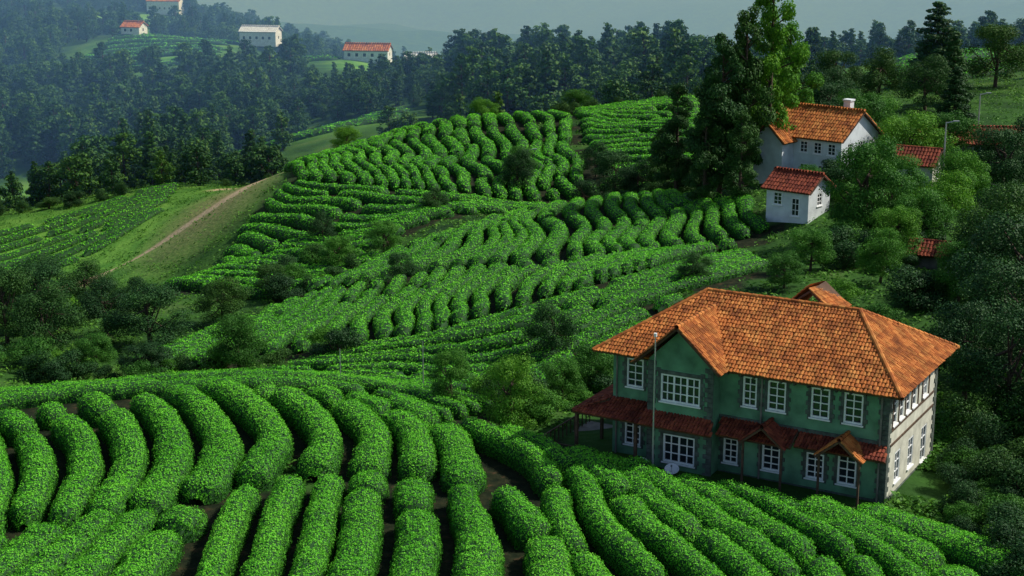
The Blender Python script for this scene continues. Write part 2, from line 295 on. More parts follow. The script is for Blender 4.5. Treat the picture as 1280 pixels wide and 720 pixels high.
# ------------------------------------------------------------ trees
def tube(p0,p1,r0,r1,k=6):
    p0=np.array(p0,float);p1=np.array(p1,float);d=norm(p1-p0);a=norm(np.cross(d,[.3,.9,.1]));b_=np.cross(d,a)
    t=np.linspace(0,2*math.pi,k,endpoint=False);ring=np.cos(t)[:,None]*a+np.sin(t)[:,None]*b_
    v=np.vstack([p0+ring*r0,p1+ring*r1]);i=np.arange(k);j=(i+1)%k
    return v,np.stack([i,j,j+k,i+k],1)
def tree_mesh(name,H,R,style,nl,ls,mat,seed):
    global rng
    old=rng;rng=np.random.default_rng(seed)
    V=[];F=[];off=0
    def add(v,f):
        nonlocal off
        V.append(v);F.append(f+off);off+=len(v)
    clumps=[]
    if style=='round':
        pts=[np.zeros(3)];k=5;bend=rng.normal(0,.04*H,2)
        for i_ in range(1,k+1): pts.append(np.array([bend[0]*i_/k,bend[1]*i_/k,H*.62*i_/k]))
        for i_ in range(k): add(*tube(pts[i_],pts[i_+1],.030*H*(1-.13*i_),.030*H*(1-.13*(i_+1))))
        for i_ in range(34):
            a=rng.uniform(0,2*math.pi);h=rng.uniform(.26,.97);rr=R*math.sqrt(max(.05,1-((h-.52)/.5)**2))*rng.uniform(.45,1.05)
            c_=np.array([math.cos(a)*rr*.85,math.sin(a)*rr*.85,H*h-.07*H]);s_=R*rng.uniform(.18,.36)
            clumps.append((c_,s_))
            if i_<13:
                st=pts[rng.integers(2,k+1)];mid=(st+c_)/2+np.array([0,0,-.03*H]);add(*tube(st,mid,.014*H,.009*H,5));add(*tube(mid,c_,.009*H,.004*H,5))
    elif style=='tall':
        add(*tube((0,0,0),(0,0,H*.5),.022*H,.015*H));add(*tube((0,0,H*.5),(0,0,H*.95),.015*H,.004*H))
        k=58
        for i_ in range(k):
            h=.12+.86*(i_/k);a=rng.uniform(0,2*math.pi);prof=math.sin(min(1,(1.02-h)/.55)*math.pi/2)**.8*(.65+.35*min(1,(h-.1)/.25))
            rr=R*prof*rng.uniform(.3,1.1);c_=np.array([math.cos(a)*rr,math.sin(a)*rr,H*h]);s_=R*rng.uniform(.16,.36)*(.5+.5*prof)
            clumps.append((c_,s_))
            if i_%2==0: add(*tube((0,0,H*h-.06*H),c_,.007*H,.002*H,4))
    elif style=='conifer':
        add(*tube((0,0,0),(0,0,H*.97),.02*H,.003*H))
        for i_ in range(30):
            h=.12+.86*(i_/30);a=i_*2.4+rng.uniform(-.4,.4);prof=(1.03-h)**.75
            rr=R*prof*rng.uniform(.55,1.);c_=np.array([math.cos(a)*rr*.7,math.sin(a)*rr*.7,H*h]);clumps.append((c_,R*.36*(.3+.7*prof)))
            add(*tube((0,0,H*h),c_+np.array([0,0,.0]),.006*H,.002*H,4))
    elif style=='bush':
        for i_ in range(4):
            a=rng.uniform(0,6.28);add(*tube((0,0,0),(math.cos(a)*R*.4,math.sin(a)*R*.4,H*.6),.03*H,.008*H,5))
        for i_ in range(16):
            a=rng.uniform(0,2*math.pi);rr=R*rng.uniform(.1,.85);hh=H*(rng.uniform(.2,.88))*(1-.35*(rr/R)**2)
            clumps.append((np.array([math.cos(a)*rr,math.sin(a)*rr,hh]),R*rng.uniform(.22,.40)))
    nb=sum(len(x) for x in F)
    w=np.array([s_**2 for _,s_ in clumps]);w/=w.sum()
    for (c_,s_),ww in zip(clumps,w):
        N=int(nl*ww)+3;d=norm(rng.normal(size=(N,3)));rad=s_*(1.08-.55*rng.random(N)**2)*(1+.25*vn(d[:,0]*3,d[:,1]*3+d[:,2]*2,1.,seed))
        sc=np.array([1.1,1.1,.72]) if style!='conifer' else np.array([1.15,1.15,.5])
        P0=c_+d*rad[:,None]*sc
        N0=norm(d+np.array([0,0,.35])+rng.normal(0,.5,(N,3)))
        add(*leaves(P0,N0,ls,.6))
    v=np.vstack(V);f=np.vstack(F);mi=np.r_[np.zeros(nb),np.ones(len(f)-nb)]
    rng=old
    return mesh_np(name,v,f,(BARK,mat),mi)
RND=[tree_mesh('round_tree_mesh',10,4.2,'round',18000,.22,TREE,s_) for s_ in (1,2,3)]
RNDD=[tree_mesh('dark_tree_mesh',10,4.4,'round',18000,.22,TREED,s_) for s_ in (4,5)]
TALL=[tree_mesh('tall_tree_mesh',20,4.2,'tall',22000,.34,TREE,s_) for s_ in (11,12)]
TALLD=[tree_mesh('tall_dark_mesh',20,4.0,'tall',22000,.34,TREED,s_) for s_ in (13,14)]
CON=[tree_mesh('conifer_mesh',15,4.0,'conifer',10000,.4,TREED,s_) for s_ in (15,16)]
BSH=[tree_mesh('bush_mesh',3,2.0,'bush',6000,.15,TREE,s_) for s_ in (21,22,23)]
BSHD=[tree_mesh('bush_dark_mesh',3,2.0,'bush',6000,.15,TREED,s_) for s_ in (24,25)]
def plant(name,meshes,x,y,h,base,wide=1.):
    s_=h/base;z=float(hz(x,y)[0])
    return obj(name,meshes[rng.integers(len(meshes))],None,(x,y,z-.12*s_),rng.uniform(0,6.28),(s_*wide,s_*wide,s_))
for x,y,h,w in [(24.6,187,20,.78),(20.8,200,14.5,.9),(27.6,189,22,.72),(22.6,185,13,.85),(19.6,207,10,1.),(26.3,182,11,.9)]: plant('dark_cypress_tree',TALLD,x,y,h,20,w)
for x,y,h,w in [(31.0,192,25,.66),(34.6,200,19,.85)]: plant('eucalyptus_tree',TALL,x,y,h,20,w)
for x,y,h,w in [(79.2,300,16,1.5),(64.9,234,10,1.3),(72,262,12,1.2)]: plant('conifer_tree',CON,x,y,h,15,w)
for x,y,h,w in [(60,262,10,1.2),(66,255,9,1.4),(50,250,8,1.4),(44,262,8,1.4),(38,250,10,1.4),(56,275,9,1.4),(86,285,12,1.4),(40,230,9,1.3),(47,238,8,1.4)]: plant('forest_edge_tree',RNDD,x,y,h,10,w*.8)
for x,y,h,w in [(36.6,161.5,11,.9),(33,139.3,5.5,1.),(45,163,8,1.),(42,171,7,1.),(50,176,8,1),(48,190,9,1.1),(54,196,9,1),(33.0,176,4.5,1),(44,201,10,1),(49,215,9,1),(-24.7,138.9,5.8,1.1),(-38.5,141.6,4,1.2),(-15.4,187,4.5,1.2),(-20.3,183.5,4.5,1.2),(0,99.2,5.6,.85),(-4.2,105.8,4.4,.9),(5.9,113.1,4.6,1.),(3.5,108,4,1.),(24.5,139.6,3.4,1.3),(37,150,6,1),(28,146,4.5,1.2),(38,132,6,1),(1.1,225,5.5,1.1),(-5,274,5,1.3),(12,288,6,1.3),(-28,268,5,1.3),(41,157,7,1),(39.5,166,6,1.1)]: plant('broadleaf_tree',RND,x,y,h,10,w)
for x,y,h,w in [(39.5,120,10.5,1.15),(36,112,9,1.1),(33,101,8.5,1.),(36,96,8,1.1),(43,134,10,1.1),(46,146,9,1.),(57.5,185,9,1.1),(63,196,9,1.1),(-45,148.9,7,1.),(-35.5,151,6.5,1.4),(-50.4,153.7,8,1.),(-56,158,9,1.1),(-41,156,6,1.2),(3.3,128.4,5.2,.9),(13.8,212,8,.9),(17,209,6,1.1),(0.8,221,6,.9),(-30,160,5,1.3),(-50,165,7,1.2),(-47,172,6,1.2),(-55,180,7,1.2),(-62,178,7,1.2),(31.5,106,7,1.),(34,90,6,1.),(-33,137,4,1.3),(-12,167,3.4,1.1),(-24,199,4,1.1),(9.5,208,5,1.),(-10,205,3.5,1.2),(17,144,3,1.2),(21,201,6,1.),(-26.5,171,4,1.2),(12,226,5,1.)]: plant('shade_tree',RNDD,x,y,h,10,w)
def scatter(name,meshes,pts,base,hr):
    for x,y in pts:
        if nohouse(x,y): plant(name,meshes,x,y,rng.uniform(*hr),base,rng.uniform(.9,1.4))
B=[]
for _ in range(260):
    x=rng.uniform(24,66);y=rng.uniform(88,215)
    if x>.335*y+4 or (30<x<46 and 168<y<192 and rng.random()<.8): continue
    if x<.18*y+4: continue
    B.append((x,y))
scatter('shrub',BSHD,B[::2],3,(1.6,3.8));scatter('shrub',BSH,B[1::2],3,(1.4,3.4))
B=[(rng.uniform(-50,-12),rng.uniform(134,143)) for _ in range(20)]+[(rng.uniform(-70,-42),rng.uniform(150,200)) for _ in range(40)]+[(rng.uniform(-27,-18),rng.uniform(166,190)) for _ in range(14)]+[(rng.uniform(-1.5,5),rng.uniform(99,118)) for _ in range(12)]+[(rng.uniform(6,16),rng.uniform(112,122)) for _ in range(14)]
scatter('shrub',BSHD,B[::2],3,(1.5,3.4));scatter('shrub',BSH,B[1::2],3,(1.3,3.0))
B=[(rng.uniform(23.5,36),rng.uniform(72,95)) for _ in range(110)]
B=[q for q in B if q[0]>23.2+(88-q[1])*.28]
scatter('shrub',BSH,B[::2],3,(1.0,2.4));scatter('shrub',BSHD,B[1::2],3,(1.2,2.8))
B=[(-3+rng.normal(0,14),rng.uniform(276,286)) for _ in range(24)]+[(rng.uniform(12,30),rng.uniform(200,209)) for _ in range(12)]+[(rng.uniform(-100,-50),rng.uniform(289,305)) for _ in range(16)]
scatter('shrub',BSHD,B,3,(1.5,3.2))
# distant forest
FM=[tree_mesh('forest_tree_mesh',15,3.6,'tall',2200,.8,FAR,31),tree_mesh('forest_tree_mesh',15,4.2,'tall',2200,.8,FAR,32),tree_mesh('forest_tree_mesh',13,4.6,'round',2200,.8,FAR,33),tree_mesh('forest_tree_mesh',16,3.6,'conifer',1700,.8,FAR,34)]
fe=bpy.data.objects.new('distant_forest',None);COL.objects.link(fe)
HS=[(-216,958,20),(-122,722,20),(-88,690,10),(-64,612,22),(-40,598,12),(-178,735,10)]
pts=[]
y=300.
while y<1150:
    st=6.5 if y<500 else (8.5 if y<750 else 12)
    x=-.36*y-10
    while x<.37*y+10:
        pts.append((x+rng.uniform(-.5,.5)*st,y+rng.uniform(-.5,.5)*st));x+=st
    y+=st
pts=np.array(pts);keep=np.ones(len(pts),bool)
for cx,cy,rx,ry in CLEAR: keep&=((pts[:,0]-cx)/rx)**2+((pts[:,1]-cy)/ry)**2>1
for cx,cy,rx,ry in CLEAR[:5]: # felled strip on the slope below each clearing
    keep&=~((abs(pts[:,0]-cx*(pts[:,1]/cy))<rx*.85)&(pts[:,1]<cy)&(pts[:,1]>cy-ry-34)&(rng.random(len(pts))<.85))
for hx,hy,hl in HS: keep&=~((pts[:,0]>hx-4)&(pts[:,0]<hx+hl+4)&(pts[:,1]>hy-75)&(pts[:,1]<hy+10))
keep&=~((pts[:,1]<335)&(pts[:,0]>-35)&(pts[:,0]<45)&(rng.random(len(pts))<.6))
keep&=~((pts[:,0]>60)&(pts[:,1]<395)&(rng.random(len(pts))<.75))
keep&=~((pts[:,1]>550)&(pts[:,0]>0))
keep&=~((pts[:,1]>440)&(pts[:,0]>45))
keep&=rng.random(len(pts))<.9
pts=pts[keep];zz=hz(pts[:,0],pts[:,1])
for (x,y),z in zip(pts,zz):
    u=x/y;s_=rng.uniform(.6,1.15)*(1.0 if y>350 else .7)
    if -.15<u<-.035 and y<570: s_*=.62
    if x>45: s_*=.68
    obj('tree',FM[rng.integers(4)],fe,(x,y,z-.5),rng.uniform(0,6.28),(s_*rng.uniform(.9,1.3),s_*rng.uniform(.9,1.3),s_))
# ------------------------------------------------------------ buildings
class MB:
    def __init__(s): s.v=[];s.f=[]
    def quad(s,*p):
        i=len(s.v);s.v+=[tuple(map(float,q)) for q in p];s.f.append(tuple(range(i,i+len(p))))
    def box(s,x0,x1,y0,y1,z0,z1):
        i=len(s.v);s.v+=[(x,y,z) for z in(z0,z1) for x,y in((x0,y0),(x1,y0),(x1,y1),(x0,y1))]
        s.f+=[(i+3,i+2,i+1,i),(i+4,i+5,i+6,i+7),(i,i+1,i+5,i+4),(i+1,i+2,i+6,i+5),(i+2,i+3,i+7,i+6),(i+3,i,i+4,i+7)]
    def tube(s,p0,p1,r,k=8):
        v,f=tube(p0,p1,r,r,k);i=len(s.v);s.v+=[tuple(a) for a in v];s.f+=[tuple(int(q)+i for q in a) for a in f]
        s.f.append(tuple(range(i+k,i+2*k)))
    def make(s,name,mat,parent):
        m=bpy.data.meshes.new(name);m.from_pydata(s.v,[],s.f);m.materials.append(mat)
        return obj(name,m,parent)
def tilemat(name,c0,c1,c2):
    m,nt,b=newmat(name);g=nt.nodes.new('ShaderNodeNewGeometry')
    n1=noise(nt,.55,6,coord='obj')
    a=nt.nodes.new('ShaderNodeMath');a.operation='MULTIPLY_ADD';nt.links.new(g.outputs['Random Per Island'],a.inputs[0]);a.inputs[1].default_value=.36
    a2=nt.nodes.new('ShaderNodeMath');a2.operation='MULTIPLY';a2.inputs[1].default_value=.7;nt.links.new(n1.outputs[0],a2.inputs[0]);nt.links.new(a2.outputs[0],a.inputs[2])
    r=ramp(nt,[(.22,c0),(.5,c1),(.8,c2)]);nt.links.new(a.outputs[0],r.inputs[0])
    n3=noise(nt,1.3,8,coord='obj');r3=ramp(nt,[(.42,(.35,.33,.32)),(.56,(1,1,1))]);nt.links.new(n3.outputs[0],r3.inputs[0])
    cc=mixc(nt,.6,r.outputs[0],r3.outputs[0],'MULTIPLY')
    nt.links.new(cc,b.inputs['Base Color']);b.inputs['Roughness'].default_value=.85
    b.inputs['Specular IOR Level'].default_value=.2
    return m
TILE=tilemat('terracotta_tiles',(.24,.07,.022),(.48,.15,.035),(.64,.27,.07))
TILER=tilemat('red_roof_tiles',(.12,.026,.018),(.24,.052,.028),(.35,.09,.04))
UNDER=plain('roof_underside',(.09,.05,.03),.9)
GREEN=plain('green_plaster',(.11,.255,.15),.85,.36,.9,.2)
STONE=plain('dark_stone',(.085,.105,.09),.9,.45,2.5,.6)
CREAM=plain('cream_plaster',(.55,.54,.44),.85,.22,1.2,.2)
WHITE=plain('white_paint',(.80,.81,.80),.6,.1,3)
WWALL=plain('whitewash',(.62,.66,.68),.85,.16,.8,.15)
WOOD=plain('timber',(.09,.055,.035),.8,.4,3,.3)
GRAY=plain('concrete',(.16,.15,.13),.9,.35,1.5,.4)
METAL=plain('galvanised_metal',(.45,.46,.47),.4,.1,3,metal=.6)
gm,gnt,gb=newmat('window_glass');gb.inputs['Base Color'].default_value=(.015,.025,.03,1);gb.inputs['Roughness'].default_value=.08;gb.inputs['Specular IOR Level'].default_value=.6;GLASS=gm
def inpoly(p,poly):
    x,y=p;c_=False;j=len(poly)-1
    for i_ in range(len(poly)):
        xi,yi=poly[i_];xj,yj=poly[j]
        if (yi>y)!=(yj>y) and x<(xj-xi)*(y-yi)/(yj-yi)+xi: c_=not c_
        j=i_
    return c_
def roof_plane(tiles,under,poly3,tw=.21,tl=.34):
    P_=[np.array(p,float) for p in poly3];u=norm(P_[1]-P_[0]);nn=norm(np.cross(P_[1]-P_[0],P_[2]-P_[0]))
    if nn[2]<0: nn=-nn
    w=np.cross(nn,u)
    if w[2]<0: w=-w
    q=[((p-P_[0])@u,(p-P_[0])@w) for p in P_]
    under.quad(*P_)
    th=[p-nn*.12 for p in P_];under.quad(*th[::-1])
    for i_ in range(len(P_)):
        j=(i_+1)%len(P_);under.quad(P_[i_],P_[j],th[j],th[i_])
    umin=min(a for a,_ in q);umax=max(a for a,_ in q);vmax=max(b_ for _,b_ in q)
    a_=umin+tw/2
    while a_<umax:
        b_=0.
        while b_<vmax:
            if inpoly((a_,b_+tl*.35),q):
                j1,j2=rng.normal(0,.016,2);ang=np.linspace(0,math.pi,5);ring=[]
                for (vv_,lift,rr) in ((b_-.04+j1,.045,tw*.54),(b_+tl,.005,tw*.46)):
                    for t in ang:
                        ring.append(P_[0]+u*(a_+j2+math.cos(t)*rr)+w*vv_+nn*(lift+math.sin(t)*tw*.42))
                i0=len(tiles.v);tiles.v+=[tuple(r_) for r_ in ring]
                for k in range(4): tiles.f.append((i0+k,i0+k+1,i0+k+6,i0+k+5))
                tiles.f.append((i0+4,i0+3,i0+2,i0+1,i0))
            b_+=tl
        a_+=tw
def ridge(tiles,p0,p1,r=.16):
    p0=np.array(p0,float);p1=np.array(p1,float);L=np.linalg.norm(p1-p0);k=max(1,int(L/.42))
    for i_ in range(k):
        a=p0+(p1-p0)*i_/k;b_=p0+(p1-p0)*(i_+1.08)/k
        v_,f_=tube(a+np.array([0,0,.05]),b_+np.array([0,0,.03]),r,r*.86,8);i0=len(tiles.v);tiles.v+=[tuple(q) for q in v_];tiles.f+=[tuple(int(q)+i0 for q in a_) for a_ in f_]
class Bld:
    def __init__(s,name,loc,rot):
        s.e=bpy.data.objects.new(name,None);COL.objects.link(s.e);s.e.location=loc;s.e.rotation_euler=(0,0,math.radians(rot))
        s.fr=MB();s.gl=MB();s.st=MB()
    def wall(s,name,o,ax,L,z0,z1,ops,mat,nrm,trim=True,rev=.16,arch=()):
        o=np.array(o,float);ax=np.array(ax,float);nr=np.array(nrm,float)
        def p(a,z,d=0): q=o+ax*a-nr*d;return (q[0],q[1],z)
        xs=sorted({0,L}|{c_-w/2 for c_,_,w,_,_,_ in ops}|{c_+w/2 for c_,_,w,_,_,_ in ops});zs=sorted({z0,z1}|{b_ for _,b_,_,_,_,_ in ops}|{b_+h for _,b_,_,h,_,_ in ops})
        m=MB()
        for i_ in range(len(xs)-1):
            for j in range(len(zs)-1):
                cx=(xs[i_]+xs[i_+1])/2;cz=(zs[j]+zs[j+1])/2
                if any(abs(cx-c_)<w/2 and b_<cz<b_+h for c_,b_,w,h,_,_ in ops): continue
                m.quad(p(xs[i_],zs[j]),p(xs[i_+1],zs[j]),p(xs[i_+1],zs[j+1]),p(xs[i_],zs[j+1]))
        def bx(B_,a0,a1,zz0,zz1,d0,d1):
            c8=[p(a0,zz0,d0),p(a1,zz0,d0),p(a1,zz0,d1),p(a0,zz0,d1),p(a0,zz1,d0),p(a1,zz1,d0),p(a1,zz1,d1),p(a0,zz1,d1)]
            i0=len(B_.v);B_.v+=c8;B_.f+=[tuple(i0+k for k in q) for q in ((3,2,1,0),(4,5,6,7),(0,1,5,4),(1,2,6,5),(2,3,7,6),(3,0,4,7))]
        for c_,b_,w,h,nx_,nz_ in ops:
            a0,a1,t0,t1=c_-w/2,c_+w/2,b_,b_+h
            m.quad(p(a0,t0),p(a0,t1),p(a0,t1,rev),p(a0,t0,rev));m.quad(p(a1,t0),p(a1,t1),p(a1,t1,rev),p(a1,t0,rev))
            m.quad(p(a0,t1),p(a1,t1),p(a1,t1,rev),p(a0,t1,rev));m.quad(p(a0,t0),p(a1,t0),p(a1,t0,rev),p(a0,t0,rev))
            s.gl.quad(p(a0,t0,rev-.03),p(a1,t0,rev-.03),p(a1,t1,rev-.03),p(a0,t1,rev-.03))
            fw=.11
            bx(s.fr,a0,a0+fw,t0,t1,.02,.11);bx(s.fr,a1-fw,a1,t0,t1,.02,.11);bx(s.fr,a0+fw,a1-fw,t1-fw,t1,.023,.11);bx(s.fr,a0+fw,a1-fw,t0,t0+fw,.023,.11)
            for k in range(1,nx_):
                q=a0+(a1-a0)*k/nx_;bb=.05 if (nx_<4 or k%2) else .09;bx(s.fr,q-bb/1.6,q+bb/1.6,t0+fw,t1-fw,.04,.10)
            for k in range(1,nz_):
                q=t0+(t1-t0)*k/nz_;bx(s.fr,a0+fw,a1-fw,q-.03,q+.03,.045,.10)
            bx(s.fr,a0-.08,a1+.08,t0-.09,t0-.004,-.10,.02)
            if trim:
                k=0;z_=t0-.15
                while z_<t1+.1:
                    ww=.30 if k%2 else .18;hgt=.27
                    bx(s.st,a0-ww,a0-.012,z_,z_+hgt,-.045,.01);bx(s.st,a1+.012,a1+ww,z_,z_+hgt,-.045,.01);z_+=hgt+.012;k+=1
                bx(s.st,a0-.12,a1+.12,t1+.012,t1+.24,-.06,.01)
        m.make(name,mat,s.e)
        return p,bx
    def done(s):
        s.fr.make('window_frames',WHITE,s.e);s.gl.make('window_glass',GLASS,s.e)
        if s.st.v: s.st.make('stone_trim',STONE,s.e)
L_=17.6;D_=10.;HE=7.0
Hh=Bld('green_plantation_house',(6.36,95.9,0),-30)
up=lambda c_,w=1.15,h=1.85,nx_=2,nz_=4:(c_,4.55,w,h,nx_,nz_)
lw=lambda c_,w=1.1,h=1.6,nx_=2,nz_=4:(c_,.75,w,h,nx_,nz_)
p,bx=Hh.wall('front_wall_left',(0,0),(1,0),3.0,-1.5,HE,[up(1.5),lw(1.4)],GREEN,(0,-1))
p,bx=Hh.wall('front_wall_right',(7.2,0),(1,0),10.4,-1.5,HE,[up(9.0-7.2+.1,.9),up(10.8-7.2),up(13.5-7.2),up(15.5-7.2),lw(.8,.95,1.6),lw(10.6-7.2,1.15,1.75),lw(13.35-7.2),lw(15.3-7.2,1.15,1.9)],GREEN,(0,-1))
for k in range(26):
    z_=-.9+k*.3;ww=.6 if k%2 else .35
    bx(Hh.st,10.4-ww,10.45,z_,z_+.28,-.05,.01)
bx(Hh.st,.02,10.3,3.55,3.78,-.07,.01)
bx(Hh.st,.02,10.3,-1.5,.18,-.09,.01)
for k in range(12): bx(Hh.st,.5+k*.85,.62+k*.85,6.45,6.9,-.5,.01)
p,bx=Hh.wall('wing_front_wall',(3.0,-1.2),(1,0),4.2,-1.5,HE,[(2.1,4.4,2.6,1.75,6,3),(2.1,.55,2.1,1.8,4,3)],GREEN,(0,-1))
for k in range(26):
    z_=-.9+k*.3;ww=.5 if k%2 else .3
    bx(Hh.st,4.2-ww,4.25,z_,z_+.28,-.05,.01);bx(Hh.st,-.05,ww,z_,z_+.28,-.05,.01)
Hh.wall('wing_side_wall',(7.2,-1.2),(0,1),1.2,-1.5,HE,[],GREEN,(1,0));Hh.wall('wing_side_wall',(3.0,-1.2),(0,1),1.2,-1.5,HE,[],GREEN,(-1,0))
g=MB();g.quad((3.0,-1.2,HE),(7.2,-1.2,HE),(5.1,-1.2,9.05));g.make('wing_gable',GREEN,Hh.e)
p,bx=Hh.wall('end_wall',(L_,0),(0,1),D_,-1.5,HE,[(1.3,4.5,.8,1.9,1,3),(2.6,4.5,.8,1.9,1,3),(3.9,4.5,.8,1.9,1,3),(5.2,4.5,.8,1.9,1,3),(7.5,4.5,.9,1.9,2,3),(2.3,.7,1.1,1.9,2,3),(5.0,.7,1.1,1.9,2,3),(7.8,.2,1.2,2.3,2,3)],CREAM,(1,0),trim=False)
for k in range(26):
    z_=-.9+k*.3;ww=.6 if k%2 else .35
    bx(Hh.st,0,ww,z_,z_+.28,-.05,.01);bx(Hh.st,D_-ww,D_,z_,z_+.28,-.05,.01)
bx(Hh.st,.65,D_-.65,-1.5,.15,-.08,.01)
tb=MB()
for z_ in (3.3,4.2,6.5): bx(tb,.62,D_-.62,z_,z_+.14,-.06,.01)
for a in (.75,1.95,3.25,4.55,5.9,6.8,8.2): bx(tb,a-.06,a+.06,4.35,6.49,-.05,.01)
tb.make('end_wall_timbers',WOOD,Hh.e)
Hh.wall('left_wall',(0,0),(0,1),D_,-1.5,HE,[(2.5,4.5,1.1,1.8,2,3),(7,4.5,1.1,1.8,2,3)],GREEN,(-1,0));Hh.wall('back_wall',(0,D_),(1,0),L_,-1.5,HE,[(3,4.5,1.1,1.8,2,3),(9,4.5,1.1,1.8,2,3),(14,4.5,1.1,1.8,2,3)],GREEN,(0,1))
t=MB();un=MB()
e=.95;zr=10.0;ze=6.95-.12;x0,x1=4.1,14.0
A_=(-e,-e,ze);B_=(L_+e,-e,ze);C2_=(L_+e,D_+e,ze);D2=(-e,D_+e,ze);R0=(x0,D_/2,zr);R1=(x1,D_/2,zr)
roof_plane(t,un,[A_,B_,R1,R0]);roof_plane(t,un,[B_,C2_,R1]);roof_plane(t,un,[C2_,D2,R0,R1]);roof_plane(t,un,[D2,A_,R0])
for a,b_ in ((R0,R1),(R0,A_),(R0,D2),(R1,B_),(R1,C2_)): ridge(t,a,b_)
zt=9.35;yf=-2.0
yb=(zt-ze)/(zr-ze)*(D_/2+e)-e
hw=2.1+.75;zs_=ze+.12
ybs=(zs_-ze)/(zr-ze)*(D_/2+e)-e
roof_plane(t,un,[(5.1+hw,yf,zs_-.15),(5.1+hw,ybs,zs_-.15),(5.1,yb,zt),(5.1,yf,zt)])
roof_plane(t,un,[(5.1-hw,ybs,zs_-.15),(5.1-hw,yf,zs_-.15),(5.1,yf,zt),(5.1,yb,zt)])
ridge(t,(5.1,yf,zt),(5.1,yb,zt))
roof_plane(t,un,[(9,5.6,9.5),(9,9.5,9.0),(10.5,8.8,10.6),(10.5,6,10.6)]);roof_plane(t,un,[(12,9.5,9.0),(12,5.6,9.5),(10.5,6,10.6),(10.5,8.8,10.6)])
t.make('roof_tiles',TILE,Hh.e);
t2=MB()
roof_plane(t2,un,[(-1.9,-1.9,2.95),(2.9,-1.9,2.95),(2.9,-.02,3.7),(-.6,-.02,3.7)])
roof_plane(t2,un,[(2.6,-2.3,3.05),(7.6,-2.3,3.05),(7.3,-1.22,3.65),(2.9,-1.22,3.65)])
roof_plane(t2,un,[(7.65,-1.5,2.95),(12.3,-1.5,2.95),(12.3,-.02,3.6),(7.4,-.02,3.6)])
roof_plane(t2,un,[(-2.0,8,2.95),(-2.0,-1.8,2.95),(-.02,-.6,3.7),(-.02,8,3.7)])
t2.make('porch_roof_tiles',TILER,Hh.e)
t3=MB();t4=MB()
roof_plane(t3,un,[(12.35,-1.1,2.95),(17.9,-1.1,2.95),(17.6,-.02,3.5),(12.35,-.02,3.5)])
for xc,tq in ((10.6,t3),(15.3,t4)):
    roof_plane(tq,un,[(xc+1.4,-1.8,2.85),(xc+1.4,-.02,2.85),(xc,-.02,4.0),(xc,-1.8,4.0)]);roof_plane(tq,un,[(xc-1.4,-.02,2.85),(xc-1.4,-1.8,2.85),(xc,-1.8,4.0),(xc,-.02,4.0)]);ridge(tq,(xc,-1.8,4.0),(xc,-.02,4.0),.13)
t3.make('verandah_roof_tiles',TILER,Hh.e);t4.make('arched_porch_tiles',TILE,Hh.e)
un.make('roof_boards',UNDER,Hh.e)
ps=MB()
for x in (-1.7,2.4): ps.box(x-.09,x+.09,-1.75,-1.57,-.6,2.95)
for x in (9.4,11.8,14.1,16.5): ps.box(x-.06,x+.06,-1.62,-1.5,-1.0,2.95)
for y_ in (2,5,7.8): ps.box(-1.85,-1.67,y_-.09,y_+.09,-1,2.95)
ps.make('porch_posts',WOOD,Hh.e)
ar=MB()
for xc,zb in ((10.6,2.5),(15.3,2.65)):
    for k in range(8):
        a0=math.pi*k/8;a1=math.pi*(k+1)/8
        ar.tube((xc+math.cos(a0)*.72,-.1,zb+math.sin(a0)*.45),(xc+math.cos(a1)*.72,-.1,zb+math.sin(a1)*.45),.09,6)
ar.make('window_arches',STONE,Hh.e)
dk=MB();dk.box(-4.2,-.05,-2.6,5,-1.2,-.12);dk.box(-.02,L_+.6,-2.2,-.1,-1.2,-.06);dk.box(L_+.1,L_+2.2,1.5,6,-1.2,-.15);dk.box(L_+2.2,L_+2.8,2,5,-1.2,-.45)
dk.make('stone_terrace',GRAY,Hh.e)
rl=MB()
for x in np.arange(-4.1,-.2,.55): rl.box(x-.03,x+.03,-2.55,-2.49,-.12,.85)
rl.box(-4.15,-.2,-2.56,-2.48,.85,.92);rl.box(-4.15,-.2,-2.55,-2.49,.35,.40)
for y_ in np.arange(-2.3,4.9,.55): rl.box(-4.13,-4.07,y_-.03,y_+.03,-.12,.85)
rl.box(-4.14,-4.06,-2.45,4.9,.852,.922)
rl.make('terrace_railing',WOOD,Hh.e)
cp=MB()
for (x,y_) in ((.3,-.12),(9.9,-.12),(17.2,-.12)): cp.tube((x,y_,-1),(x,y_,6.7),.06,8)
cp.make('drain_pipes',GRAY,Hh.e)
Hh.done()
